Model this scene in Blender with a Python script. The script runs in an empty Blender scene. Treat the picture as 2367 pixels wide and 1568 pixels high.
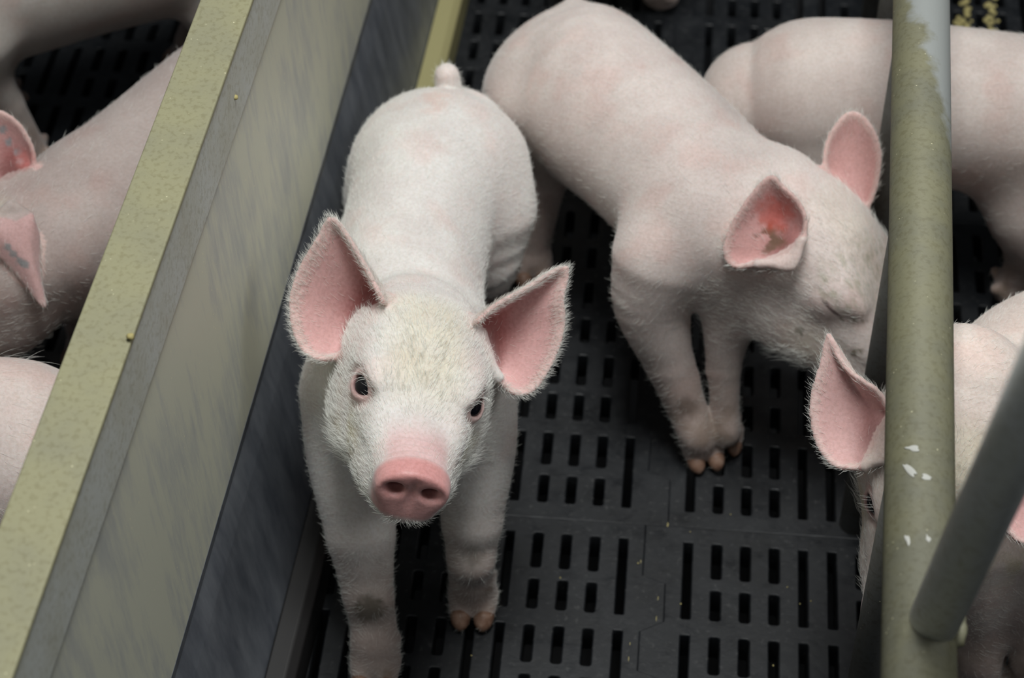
import bpy, bmesh, math, random, time
import numpy as np
from mathutils import Vector, Matrix
from mathutils.bvhtree import BVHTree
T0 = time.time()
random.seed(7)
rng = np.random.default_rng(7)
SC = bpy.context.scene
COL = SC.collection

# ------------------------------------------------------------------ camera
CAM_H, PITCH, YAW, LENS, SENSOR = 1.36, 46.0, 7.6, 50.0, 23.6
cd = bpy.data.cameras.new('camera')
cd.lens = LENS; cd.sensor_width = SENSOR; cd.sensor_fit = 'HORIZONTAL'
cd.clip_start = 0.02; cd.clip_end = 50
cam = bpy.data.objects.new('camera', cd); COL.objects.link(cam)
cam.location = (0, 0, CAM_H)
cam.rotation_euler = (math.radians(90 - PITCH), 0, math.radians(YAW))
cd.dof.use_dof = True; cd.dof.focus_distance = 1.43; cd.dof.aperture_fstop = 5.0
SC.camera = cam

# ------------------------------------------------------------------ world, lights, exposure
wd = bpy.data.worlds.new('barn_air'); SC.world = wd; wd.use_nodes = True
wd.node_tree.nodes['Background'].inputs[0].default_value = (0.80, 0.90, 1.0, 1)
wd.node_tree.nodes['Background'].inputs[1].default_value = 0.046
def area(name, loc, rot, sx, sy, power, col):
    l = bpy.data.lights.new(name, 'AREA'); l.shape = 'RECTANGLE'; l.size = sx; l.size_y = sy
    l.energy = power; l.color = col
    o = bpy.data.objects.new(name, l); COL.objects.link(o); o.location = loc
    o.rotation_euler = [math.radians(a) for a in rot]
    return o
area('barn_lamp', (-0.04, 1.10, 2.5), (0, 0, 0), 0.6, 1.2, 53, (0.985, 1.0, 0.985))
area('barn_lamp', (-0.1, -0.55, 2.5), (25, 0, 0), 1.2, 0.5, 4.0, (0.985, 1.0, 0.985))
area('barn_lamp', (1.7, 0.9, 2.2), (0, 38, 0), 0.5, 1.2, 14, (0.985, 1.0, 0.985))
SC.view_settings.view_transform = 'Standard'
SC.view_settings.look = 'None'
SC.view_settings.exposure = -0.27
SC.view_settings.gamma = 1.0
SC.view_settings.use_curve_mapping = False

# ------------------------------------------------------------------ points from the survey of the photograph
FPX = 2367 * LENS / SENSOR
_p, _y = math.radians(PITCH), math.radians(YAW)
_fw = np.array([-math.sin(_y) * math.cos(_p), math.cos(_y) * math.cos(_p), -math.sin(_p)])
_rt = np.array([math.cos(_y), math.sin(_y), 0.0]); _up = np.cross(_rt, _fw)
CO = np.array([0, 0, CAM_H])
def ray(x, y):
    return _fw + _rt * (x - 1183.5) / FPX + _up * (784 - y) / FPX
def at(x, y, z):
    d = ray(x, y); return CO + d * ((z - CAM_H) / d[2])
def on_plane(x, y, p0, n):
    d = ray(x, y); n = np.asarray(n, float)
    return CO + d * (np.dot(np.asarray(p0) - CO, n) / np.dot(d, n))

# ------------------------------------------------------------------ object helpers
def tag(o, label=None, cat=None, group=None, kind=None):
    if label: o['label'] = label
    if cat: o['category'] = cat
    if group: o['group'] = group
    if kind: o['kind'] = kind
    return o
def link(name, me, mat=None, parent=None, smooth=False):
    o = bpy.data.objects.new(name, me); COL.objects.link(o)
    if mat is not None and not me.materials: me.materials.append(mat)
    if smooth and isinstance(me, bpy.types.Mesh):
        me.polygons.foreach_set('use_smooth', np.ones(len(me.polygons), bool))
    if parent is not None: o.parent = parent
    return o
def empty(name, loc=(0, 0, 0)):
    o = bpy.data.objects.new(name, None); COL.objects.link(o); o.location = loc
    o.empty_display_size = 0.05
    return o
def mesh_np(name, V, F, cols=None, extra=None):
    me = bpy.data.meshes.new(name)
    V = np.ascontiguousarray(V, np.float32); F = np.ascontiguousarray(F, np.int32)
    me.vertices.add(len(V)); me.vertices.foreach_set('co', V.ravel())
    k = F.shape[1]
    me.loops.add(F.size); me.loops.foreach_set('vertex_index', F.ravel())
    me.polygons.add(len(F)); me.polygons.foreach_set('loop_start', np.arange(0, F.size, k, dtype=np.int32))
    me.update(calc_edges=True)
    me.polygons.foreach_set('use_smooth', np.ones(len(F), bool))
    if cols is not None:
        a = me.color_attributes.new('skin', 'FLOAT_COLOR', 'POINT')
        a.data.foreach_set('color', np.ascontiguousarray(cols, np.float32).ravel())
    me.validate()
    return me
def tube_mesh(name, pts, rads, n=24, caps=True, squash=None):
    """lofted tube through points"""
    pts = np.asarray(pts, float); V = []; F = []
    m = len(pts)
    prevU = None
    for i in range(m):
        t = pts[min(i + 1, m - 1)] - pts[max(i - 1, 0)]; t /= np.linalg.norm(t)
        if prevU is None:
            u = np.cross(t, [0, 0, 1]); 
            if np.linalg.norm(u) < 1e-3: u = np.cross(t, [0, 1, 0])
        else:
            u = prevU - t * np.dot(prevU, t)
        u /= np.linalg.norm(u); w = np.cross(t, u); prevU = u
        for k in range(n):
            a = 2 * math.pi * k / n
            V.append(pts[i] + rads[i] * (math.cos(a) * u + math.sin(a) * w))
    bm = bmesh.new()
    vs = [bm.verts.new(v) for v in V]
    for i in range(m - 1):
        for k in range(n):
            bm.faces.new((vs[i * n + k], vs[i * n + (k + 1) % n], vs[(i + 1) * n + (k + 1) % n], vs[(i + 1) * n + k]))
    if caps:
        bm.faces.new([vs[k] for k in range(n)][::-1]); bm.faces.new([vs[(m - 1) * n + k] for k in range(n)])
    bmesh.ops.recalc_face_normals(bm, faces=bm.faces)
    me = bpy.data.meshes.new(name); bm.to_mesh(me); bm.free()
    for p in me.polygons: p.use_smooth = len(p.vertices) == 4
    return me
def extrude_y(name, prof, y0, y1, closed=True, bev=0.0):
    """a section (x, z) drawn out along y"""
    bm = bmesh.new()
    a = [bm.verts.new((x, y0, z)) for x, z in prof]; b = [bm.verts.new((x, y1, z)) for x, z in prof]
    n = len(prof)
    for i in range(n if closed else n - 1):
        j = (i + 1) % n
        bm.faces.new((a[i], a[j], b[j], b[i]))
    if closed:
        bm.faces.new(a[::-1]); bm.faces.new(b)
    bmesh.ops.recalc_face_normals(bm, faces=bm.faces)
    if bev:
        es = [e for e in bm.edges if abs(e.verts[0].co.y - e.verts[1].co.y) > 0.1]
        bmesh.ops.bevel(bm, geom=es, offset=bev, segments=3, profile=0.5, affect='EDGES')
    me = bpy.data.meshes.new(name); bm.to_mesh(me); bm.free()
    return me

# ------------------------------------------------------------------ materials
def mat(name):
    m = bpy.data.materials.new(name); m.use_nodes = True
    nt = m.node_tree; b = nt.nodes['Principled BSDF']
    return m, nt, b
def N(nt, typ, **kw):
    n = nt.nodes.new(typ)
    for k, v in kw.items():
        if k in n.inputs: n.inputs[k].default_value = v
        else: setattr(n, k, v)
    return n
def noise(nt, vec, scale, detail=4, rough=0.55):
    n = N(nt, 'ShaderNodeTexNoise', Scale=scale, Detail=detail, Roughness=rough)
    nt.links.new(vec, n.inputs['Vector']); return n.outputs['Fac']
def ramp(nt, fac, stops):
    r = nt.nodes.new('ShaderNodeValToRGB'); nt.links.new(fac, r.inputs[0])
    e = r.color_ramp.elements
    while len(e) < len(stops): e.new(0.5)
    for el, (p, c) in zip(e, stops):
        el.position = p; el.color = (*c, 1) if len(c) == 3 else c
    return r.outputs[0]
def mapping(nt, scale=(1, 1, 1), rot=(0, 0, 0), coord='Object'):
    tc = nt.nodes.new('ShaderNodeTexCoord'); mp = nt.nodes.new('ShaderNodeMapping')
    mp.inputs['Scale'].default_value = scale; mp.inputs['Rotation'].default_value = rot
    nt.links.new(tc.outputs[coord], mp.inputs['Vector']); return mp.outputs[0]
def mix(nt, fac, a, b, mode='MIX'):
    n = nt.nodes.new('ShaderNodeMix'); n.data_type = 'RGBA'; n.blend_type = mode
    for s, v in ((0, fac), (6, a), (7, b)):
        if isinstance(v, (int, float)): n.inputs[s].default_value = v
        elif isinstance(v, tuple): n.inputs[s].default_value = (*v, 1) if len(v) == 3 else v
        else: nt.links.new(v, n.inputs[s])
    return n.outputs[2]
def bump(nt, b, height, strength=0.3, dist=0.001):
    n = N(nt, 'ShaderNodeBump', Strength=strength, Distance=dist)
    nt.links.new(height, n.inputs['Height']); nt.links.new(n.outputs[0], b.inputs['Normal'])

def skin_material():
    m, nt, b = mat('pig_skin')
    at_ = nt.nodes.new('ShaderNodeAttribute'); at_.attribute_name = 'skin'
    v = mapping(nt)
    blot = ramp(nt, noise(nt, v, 26, 5), [(0.35, (0.93, 0.90, 0.89)), (0.65, (1.06, 1.06, 1.05))])
    c = mix(nt, 1.0, at_.outputs['Color'], blot, 'MULTIPLY')
    fine = ramp(nt, noise(nt, v, 420, 3, 0.6), [(0.36, (0.88, 0.85, 0.82)), (0.6, (1.04, 1.04, 1.04))])
    c = mix(nt, 0.7, c, fine, 'MULTIPLY')
    nt.links.new(c, b.inputs['Base Color'])
    rr = N(nt, 'ShaderNodeMapRange'); nt.links.new(at_.outputs['Alpha'], rr.inputs[0]); rr.inputs[3].default_value = 0.6; rr.inputs[4].default_value = 0.26
    nt.links.new(rr.outputs[0], b.inputs['Roughness'])
    b.inputs['Specular IOR Level'].default_value = 0.28
    b.inputs['Subsurface Weight'].default_value = 0.22
    b.inputs['Subsurface Radius'].default_value = (1.0, 0.42, 0.28)
    b.inputs['Subsurface Scale'].default_value = 0.006
    b.inputs['Sheen Weight'].default_value = 0.25
    b.inputs['Sheen Roughness'].default_value = 0.5
    bump(nt, b, noise(nt, v, 300, 5, 0.7), 0.35, 0.0008)
    return m
def fur_material():
    m, nt, b = mat('pig_bristle')
    b.inputs['Base Color'].default_value = (0.88, 0.88, 0.83, 1)
    b.inputs['Roughness'].default_value = 0.5
    b.inputs['Specular IOR Level'].default_value = 0.3
    return m
def simple(name, col, rough, metal=0.0, spec=0.5, coat=0.0):
    m, nt, b = mat(name)
    b.inputs['Base Color'].default_value = (*col, 1); b.inputs['Roughness'].default_value = rough
    b.inputs['Metallic'].default_value = metal; b.inputs['Specular IOR Level'].default_value = spec
    b.inputs['Coat Weight'].default_value = coat
    return m
SKIN = skin_material(); FUR = fur_material()
EYE = simple('pig_eye', (0.008, 0.0075, 0.011), 0.12, 0, 0.4, 0.0)
m, nt, b = mat('hoof_horn'); v = mapping(nt)
nt.links.new(ramp(nt, noise(nt, v, 130, 4), [(0.3, (0.15, 0.07, 0.04)), (0.6, (0.31, 0.19, 0.135)), (0.8, (0.42, 0.30, 0.24))]), b.inputs['Base Color'])
b.inputs['Roughness'].default_value = 0.5
HOOF = m

def dusty_steel(name, dust, steel, lo, hi, scale=18, metal=0.55, clean=None):
    """galvanised steel under a film of yellow barn dust"""
    m, nt, b = mat(name); v = mapping(nt)
    n1 = noise(nt, v, scale, 6, 0.62)
    c = ramp(nt, n1, [(lo, steel), (hi, dust)])
    sp = ramp(nt, noise(nt, v, 260, 2), [(0.50, (1, 1, 1)), (0.66, (0.80, 0.78, 0.72))])
    c = mix(nt, 0.8, c, sp, 'MULTIPLY')
    vo = N(nt, 'ShaderNodeTexVoronoi', Scale=210.0); nt.links.new(v, vo.inputs['Vector'])
    fl = ramp(nt, vo.outputs['Distance'], [(0.05, (1, 1, 1)), (0.14, (0, 0, 0))])
    gate = ramp(nt, noise(nt, v, 60, 2), [(0.56, (0, 0, 0)), (0.64, (1, 1, 1))])
    f = mix(nt, 1.0, fl, gate, 'MULTIPLY')
    c = mix(nt, f, c, (0.72, 0.68, 0.45))
    if clean is not None: c = clean(nt, v, c)
    nt.links.new(c, b.inputs['Base Color'])
    b.inputs['Metallic'].default_value = metal; b.inputs['Roughness'].default_value = 0.62
    bump(nt, b, noise(nt, v, 330, 3), 0.25, 0.0006)
    return m
RAILTOP = dusty_steel('dusty_rail', (0.325, 0.31, 0.185), (0.285, 0.275, 0.18), 0.35, 0.6, metal=0.0)
def clean_patch(nt, v, c):
    sx = nt.nodes.new('ShaderNodeSeparateXYZ'); nt.links.new(v, sx.inputs[0])
    n = noise(nt, v, 45, 4)
    a = N(nt, 'ShaderNodeMath', operation='MULTIPLY_ADD'); nt.links.new(n, a.inputs[0]); a.inputs[1].default_value = 0.16
    y0 = N(nt, 'ShaderNodeMath', operation='ADD'); nt.links.new(sx.outputs['Y'], y0.inputs[0]); y0.inputs[1].default_value = -1.4
    nt.links.new(y0.outputs[0], a.inputs[2])
    x2 = N(nt, 'ShaderNodeMath', operation='MULTIPLY_ADD'); nt.links.new(sx.outputs['X'], x2.inputs[0]); x2.inputs[1].default_value = 5.0
    nt.links.new(a.outputs[0], x2.inputs[2])
    r = ramp(nt, x2.outputs[0], [(0.525, (0, 0, 0)), (0.56, (1, 1, 1))])
    return mix(nt, r, c, (0.30, 0.315, 0.305))
RAILPIPE = dusty_steel('dusty_pipe', (0.215, 0.206, 0.125), (0.175, 0.172, 0.122), 0.38, 0.6, metal=0.05, clean=clean_patch)
GREYPIPE = dusty_steel('grey_pipe', (0.52, 0.525, 0.45), (0.58, 0.60, 0.56), 0.4, 0.65, metal=0.1)

BRACE = dusty_steel('pale_brace', (0.72, 0.74, 0.69), (0.78, 0.80, 0.78), 0.4, 0.65, metal=0.3)  # base colour raised in place of light from the camera side
UPRIGHT = dusty_steel('dark_upright', (0.115, 0.112, 0.098), (0.14, 0.142, 0.135), 0.4, 0.65, metal=0.2)

def sheet_material():
    """sheet steel: yellow dust film streaked over brushed metal"""
    m, nt, b = mat('streaked_sheet')
    v = mapping(nt, (30, 30, 5.0), (0.25, 0, 0)); vo = mapping(nt)
    st = noise(nt, v, 3.2, 8, 0.7)
    big = noise(nt, vo, 9, 4)
    add = N(nt, 'ShaderNodeMath', operation='MULTIPLY_ADD'); nt.links.new(big, add.inputs[0]); add.inputs[1].default_value = 0.9
    nt.links.new(st, add.inputs[2])
    c = ramp(nt, add.outputs[0], [(0.60, (0.38, 0.395, 0.385)), (0.85, (0.50, 0.505, 0.445)), (1.08, (0.58, 0.58, 0.47))])
    vr = N(nt, 'ShaderNodeTexVoronoi', Scale=150.0); nt.links.new(vo, vr.inputs['Vector'])
    fl = ramp(nt, vr.outputs['Distance'], [(0.05, (1, 1, 1)), (0.12, (0, 0, 0))])
    gate = ramp(nt, noise(nt, vo, 40, 2), [(0.50, (0, 0, 0)), (0.58, (1, 1, 1))])
    c = mix(nt, mix(nt, 1.0, fl, gate, 'MULTIPLY'), c, (0.78, 0.73, 0.50))
    nt.links.new(c, b.inputs['Base Color'])
    b.inputs['Metallic'].default_value = 0.1; b.inputs['Roughness'].default_value = 0.5
    bump(nt, b, st, 0.2, 0.0006)
    return m
SHEET = sheet_material()
m, nt, b = mat('polished_sheet'); v = mapping(nt, (12, 12, 3)); v0 = mapping(nt)
nt.links.new(ramp(nt, noise(nt, v, 4, 6, 0.65), [(0.35, (0.11, 0.122, 0.145)), (0.7, (0.21, 0.225, 0.25))]), b.inputs['Base Color'])
nt.links.new(ramp(nt, noise(nt, v0, 30, 4), [(0.3, (0.3, 0.3, 0.3)), (0.7, (0.5, 0.5, 0.5))]), b.inputs['Roughness'])
b.inputs['Metallic'].default_value = 0.25
POLISHED = m
m, nt, b = mat('two_tone_lip'); v = mapping(nt); sx = nt.nodes.new('ShaderNodeSeparateXYZ'); nt.links.new(v, sx.inputs[0])
a = N(nt, 'ShaderNodeMath', operation='MULTIPLY_ADD'); nt.links.new(noise(nt, v, 20, 4), a.inputs[0]); a.inputs[1].default_value = 0.3
y0 = N(nt, 'ShaderNodeMath', operation='ADD'); nt.links.new(sx.outputs['Y'], y0.inputs[0]); y0.inputs[1].default_value = -1.2; nt.links.new(y0.outputs[0], a.inputs[2])
nt.links.new(mix(nt, ramp(nt, a.outputs[0], [(0.25, (0, 0, 0)), (0.40, (1, 1, 1))]), (0.012, 0.011, 0.011), (0.34, 0.31, 0.15)), b.inputs['Base Color'])  # near-black at the near end, yellow further along
b.inputs['Roughness'].default_value = 0.5
LIP = m
m, nt, b = mat('black_plastic'); v = mapping(nt)
c = ramp(nt, noise(nt, v, 22, 6, 0.65), [(0.3, (0.0035, 0.0045, 0.0058)), (0.55, (0.0075, 0.009, 0.0112)), (0.78, (0.017, 0.019, 0.0215))])
sp = ramp(nt, noise(nt, v, 240, 3), [(0.60, (0, 0, 0)), (0.76, (1, 1, 1))])
c = mix(nt, mix(nt, 0.35, (0, 0, 0), sp), c, (0.09, 0.09, 0.088))
nt.links.new(c, b.inputs['Base Color'])
nt.links.new(ramp(nt, noise(nt, v, 60, 4), [(0.3, (0.38, 0.38, 0.38)), (0.7, (0.65, 0.65, 0.65))]), b.inputs['Roughness'])
bump(nt, b, noise(nt, v, 180, 4), 0.3, 0.0006)
PLASTIC = m
PIT = simple('slurry', (0.05, 0.05, 0.052), 0.7)
CRUMB = simple('feed_crumb', (0.42, 0.36, 0.15), 0.8)
SMEAR = simple('white_smear', (0.50, 0.50, 0.46), 0.7)

# ------------------------------------------------------------------ floor
FROT = 0.045
PX, PY = 0.0228, 0.0912            # slot pitch across, cell pitch along
NG, NC = 4, 4                      # groups of columns, cells along
PW = (NG * 5 - 1) * PX + 2 * 0.0258
PL = NC * PY + 0.0165
def rounded(x0, x1, y0, y1, r, n=4):
    pts = []
    for cx, cy, a0 in ((x1 - r, y1 - r, 0), (x0 + r, y1 - r, 90), (x0 + r, y0 + r, 180), (x1 - r, y0 + r, 270)):
        for k in range(n + 1):
            a = math.radians(a0 + 90 * k / n); pts.append((cx + r * math.cos(a), cy + r * math.sin(a)))
    return pts
def panel_mesh():
    cu = bpy.data.curves.new('slat_panel', 'CURVE'); cu.dimensions = '2D'; cu.fill_mode = 'BOTH'
    cu.extrude = 0.0125; cu.bevel_depth = 0.0012; cu.bevel_resolution = 1
    def spl(pts):
        s = cu.splines.new('POLY'); s.points.add(len(pts) - 1)
        for p, q in zip(s.points, pts): p.co = (q[0], q[1], 0, 1)
        s.use_cyclic_u = True
    amp, tp = 0.009, 0.0035
    base = 0.0165 / 2
    edge = []
    for k in range(NC):                      # interlocking edge: out for half a cell, in for half
        y = base + k * PY
        edge += [(amp, y + 0.004), (amp, y + 0.041), (-amp, y + 0.0475), (-amp, y + 0.0845)] if k < NC else []
    right = [(PW + dx - 0.0008, y) for dx, y in edge]; left = [(dx + 0.0008, y) for dx, y in edge]
    g = 0.0006
    out = [(amp + g, g)] + left + [(-amp + g, PL - g)] 
    outline = [(right[0][0], g)] + right + [(right[-1][0], PL - g), (left[-1][0], PL - g)] + left[::-1] + [(left[0][0], g)]
    spl(outline)
    for c in range(NC):
        y0 = base + 0.0075 + c * PY; y1 = y0 + 0.0775
        for k in range(NG * 5):
            x = 0.0258 + k * PX; j = k % 5
            if j in (0, 4):
                spl(rounded(x - 0.0045, x + 0.0045, y0, y1, 0.002))
            else:
                spl(rounded(x - 0.005, x + 0.005, y0, y0 + 0.031, 0.0032))
                spl(rounded(x - 0.005, x + 0.005, y0 + 0.0405, y1, 0.0032))
    o = bpy.data.objects.new('tmp', cu); COL.objects.link(o)
    dg = bpy.context.evaluated_depsgraph_get()
    me = bpy.data.meshes.new_from_object(o.evaluated_get(dg)); me.name = 'slat_panel'
    bpy.data.objects.remove(o); bpy.data.curves.remove(cu)
    me.materials.clear(); me.materials.append(PLASTIC)
    return me
floor = empty('floor'); tag(floor, 'black plastic slatted pen floor of interlocking panels', 'floor', kind='structure')
pm = panel_mesh()
# corner of the joint seen right of the white pig's hoof: seam x = -0.0305, row edge y = 1.113
cR, sR = math.cos(FROT), math.sin(FROT)
for i in range(-2, 2):
    for j in range(-1, 4):
        o = bpy.data.objects.new('slat_panel', pm); COL.objects.link(o); o.parent = floor
        lx, ly = i * PW, (j - 1) * PL
        o.location = (-0.0305 + lx * cR - ly * sR, 1.1105 + lx * sR + ly * cR, -0.0137)
        o.rotation_euler = (0, 0, FROT)
pit = link('pit_floor', extrude_y('pit_floor', [(-1.6, -0.5), (1.6, -0.5), (1.6, -0.46), (-1.6, -0.46)], -0.4, 3.2), PIT)
tag(pit, kind='structure')

# ------------------------------------------------------------------ left partition: rail, leaning sheet, trough lip
part = empty('pen_partition', (-0.34, 1.2, 0)); tag(part, 'grey sheet-steel pen divider with a yellow dusty flat top rail', 'partition')
def child(name, me, mt, par, smooth=False):
    o = link(name, me, mt, None, smooth); o.parent = par; o.matrix_parent_inverse = Matrix.Translation(-Vector(par.location)); return o
Y0, Y1 = 0.25, 2.6
child('top_rail', extrude_y('top_rail', [(-0.3715, 0.40), (-0.3388, 0.40), (-0.3388, 0.4455), (-0.3358, 0.4455), (-0.3358, 0.45), (-0.3715, 0.45)], Y0, Y1, bev=0.0012), RAILTOP, part)
child('side_plate', extrude_y('side_plate', [(-0.3385, 0.392), (-0.3365, 0.392), (-0.3365, 0.4453), (-0.3385, 0.4453)], Y0, Y1, bev=0.0006), GREYPIPE, part)
child('upper_sheet', extrude_y('upper_sheet', [(-0.342, 0.40), (-0.3385, 0.40), (-0.327, 0.195), (-0.3305, 0.195)], Y0, Y1, bev=0.0008), SHEET, part)
child('lower_sheet', extrude_y('lower_sheet', [(-0.3305, 0.197), (-0.3268, 0.197), (-0.3275, 0.187), (-0.322, 0.160), (-0.299, 0.012), (-0.303, 0.012), (-0.326, 0.160), (-0.331, 0.187)], Y0, Y1, bev=0.0008), POLISHED, part)
child('trough_lip', extrude_y('trough_lip', [(-0.303, 0.0), (-0.281, 0.0), (-0.281, 0.036), (-0.288, 0.042), (-0.303, 0.042)], Y0, Y1, bev=0.0015), LIP, part)

# ------------------------------------------------------------------ right fence
fence = empty('pipe_fence', (0.1265, 1.1, 0)); tag(fence, 'dusty round steel rail on grey uprights with a welded brace', 'fence')
RX, RZ, RR = 0.1262, 0.40, 0.0203
child('rail', tube_mesh('rail', [(RX, 0.2, RZ), (RX, 2.6, RZ)], [RR, RR], 48), RAILPIPE, fence)
def picket_y(px, py):     # the upright whose left edge shows at that pixel
    P = on_plane(px, py, (RX - 0.0115, 0, 0), (1, 0, 0)); return P[1]
for y in (picket_y(2044, 240), picket_y(2015, 768), picket_y(1978, 1470), picket_y(2044, 240) + 0.21, picket_y(2044, 240) + 0.42, picket_y(2044, 240) + 0.63, picket_y(1978, 1470) - 0.2):
    child('upright', tube_mesh('upright', [(RX, y, -0.001), (RX, y, RZ - 0.016)], [0.0115, 0.0115], 24), UPRIGHT, fence)
J = at(2152, 1452, 0.405); bd_ = -ray(1347, 3210); bd_ /= np.linalg.norm(bd_)
child('brace', tube_mesh('brace', [J, J + bd_ * 0.55], [0.0138, 0.0138], 32), BRACE, fence)
def weld_mesh(c, axis, r):
    axis = Vector(axis).normalized(); u = axis.orthogonal().normalized(); w = axis.cross(u)
    pts = []; rad = []
    for k in range(40):
        a = 2 * math.pi * k / 40
        pts.append(Vector(c) + (u * math.cos(a) + w * math.sin(a)) * r * (1 + 0.05 * math.sin(5 * a)))
        rad.append(0.0036 * (1 + 0.25 * math.sin(9 * a) + 0.2 * math.sin(14 * a + 1)))
    pts.append(pts[0]); rad.append(rad[0])
    return tube_mesh('weld_bead', pts, rad, 10, caps=False)
child('weld_bead', weld_mesh(J + bd_ * 0.004, bd_ + np.array([0.0, 0, 0.3]), 0.0152), RAILPIPE, fence)

for (px, py, ln, wd_, an) in ((2108, 1037, .0042, .0022, .4), (2101, 1086, .0075, .0017, 1.0), (2143, 1104, .0032, .0018, .2), (2098, 1250, .0036, .0013, 1.3), (2145, 1245, .0030, .0014, 1.3)):
    d = ray(px, py)                       # first meeting with the rail
    a2 = d[0] ** 2 + d[2] ** 2; b2 = 2 * ((CO[0] - RX) * d[0] + (CO[2] - RZ) * d[2]); c2 = (CO[0] - RX) ** 2 + (CO[2] - RZ) ** 2 - RR ** 2
    P = CO + d * ((-b2 - math.sqrt(max(b2 * b2 - 4 * a2 * c2, 0))) / (2 * a2))
    nn = Vector((P[0] - RX, 0, P[2] - RZ)).normalized()
    bm = bmesh.new(); bmesh.ops.create_icosphere(bm, subdivisions=3, radius=1.0)
    uu = Vector((0, 1, 0)); ww = nn.cross(uu); e1 = uu * math.sin(an) + ww * math.cos(an); e2 = nn.cross(e1)
    for v_ in bm.verts:
        k = 1 + 0.25 * math.sin(3.1 * v_.co.x + px) + 0.2 * math.sin(4.3 * v_.co.y + py)
        v_.co = Vector(P) + e1 * v_.co.x * ln * k + e2 * v_.co.y * wd_ * k + nn * v_.co.z * 0.0005
    me = bpy.data.meshes.new('white_smear'); bm.to_mesh(me); bm.free()
    child('white_smear', me, SMEAR, fence, True)
def lump(name, P, r, seed):
    bm = bmesh.new(); bmesh.ops.create_icosphere(bm, subdivisions=2, radius=r)
    rr = random.Random(seed)
    for v_ in bm.verts: v_.co *= rr.uniform(0.75, 1.2); v_.co.z *= 0.7
    me = bpy.data.meshes.new(name); bm.to_mesh(me); bm.free()
    o = link(name, me, CRUMB, None, True); o.location = P; return o
tag(lump('feed_crumb', on_plane(543, 225, (-0.3365, 0, 0), (1, 0, 0)), 0.0022, 1), 'yellow feed crumb stuck high on the divider, towards the far end', 'feed crumb', 'feed crumbs on the divider')
tag(lump('feed_crumb', on_plane(301, 778, (-0.3365, 0, 0), (1, 0, 0)), 0.0024, 2), 'yellow feed crumb stuck on the divider halfway along its rail', 'feed crumb', 'feed crumbs on the divider')
bm = bmesh.new()
spots = [(rng.normal(2235, 10), rng.normal(y, 14)) for y in (15, 60) for _ in range(9)] + [(rng.normal(2292, 10), rng.normal(y, 14)) for y in (12, 58) for _ in range(9)] + [(rng.uniform(900, 1950), rng.uniform(1180, 1560)) for _ in range(12)]
for k, (px, py) in enumerate(spots):
    P = at(px, py, 0.0006); r = rng.uniform(.0020, .0042) if k < 36 else rng.uniform(.0004, .0008)
    bmesh.ops.create_icosphere(bm, subdivisions=1, radius=r, matrix=Matrix.Translation(P) @ Matrix.Diagonal((1, 1.3, 0.5, 1)))
for px, py, ln in ((1521, 1385, .007), (1517, 1432, .009), (1456, 1490, .005), (1453, 1525, .008), (1481, 1300, .006), (1543, 1215, .004)):
    bmesh.ops.create_icosphere(bm, subdivisions=2, radius=0.0011, matrix=Matrix.Translation(at(px, py, -0.0008)) @ Matrix.Rotation(FROT, 4, 'Z') @ Matrix.Diagonal((0.8, ln / 0.0011, 0.8, 1)))
me = bpy.data.meshes.new('feed_litter'); bm.to_mesh(me); bm.free()
tag(link('feed_litter', me, CRUMB, None, True), 'yellow feed crumbs littering the slatted floor', 'feed litter', kind='stuff')

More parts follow.
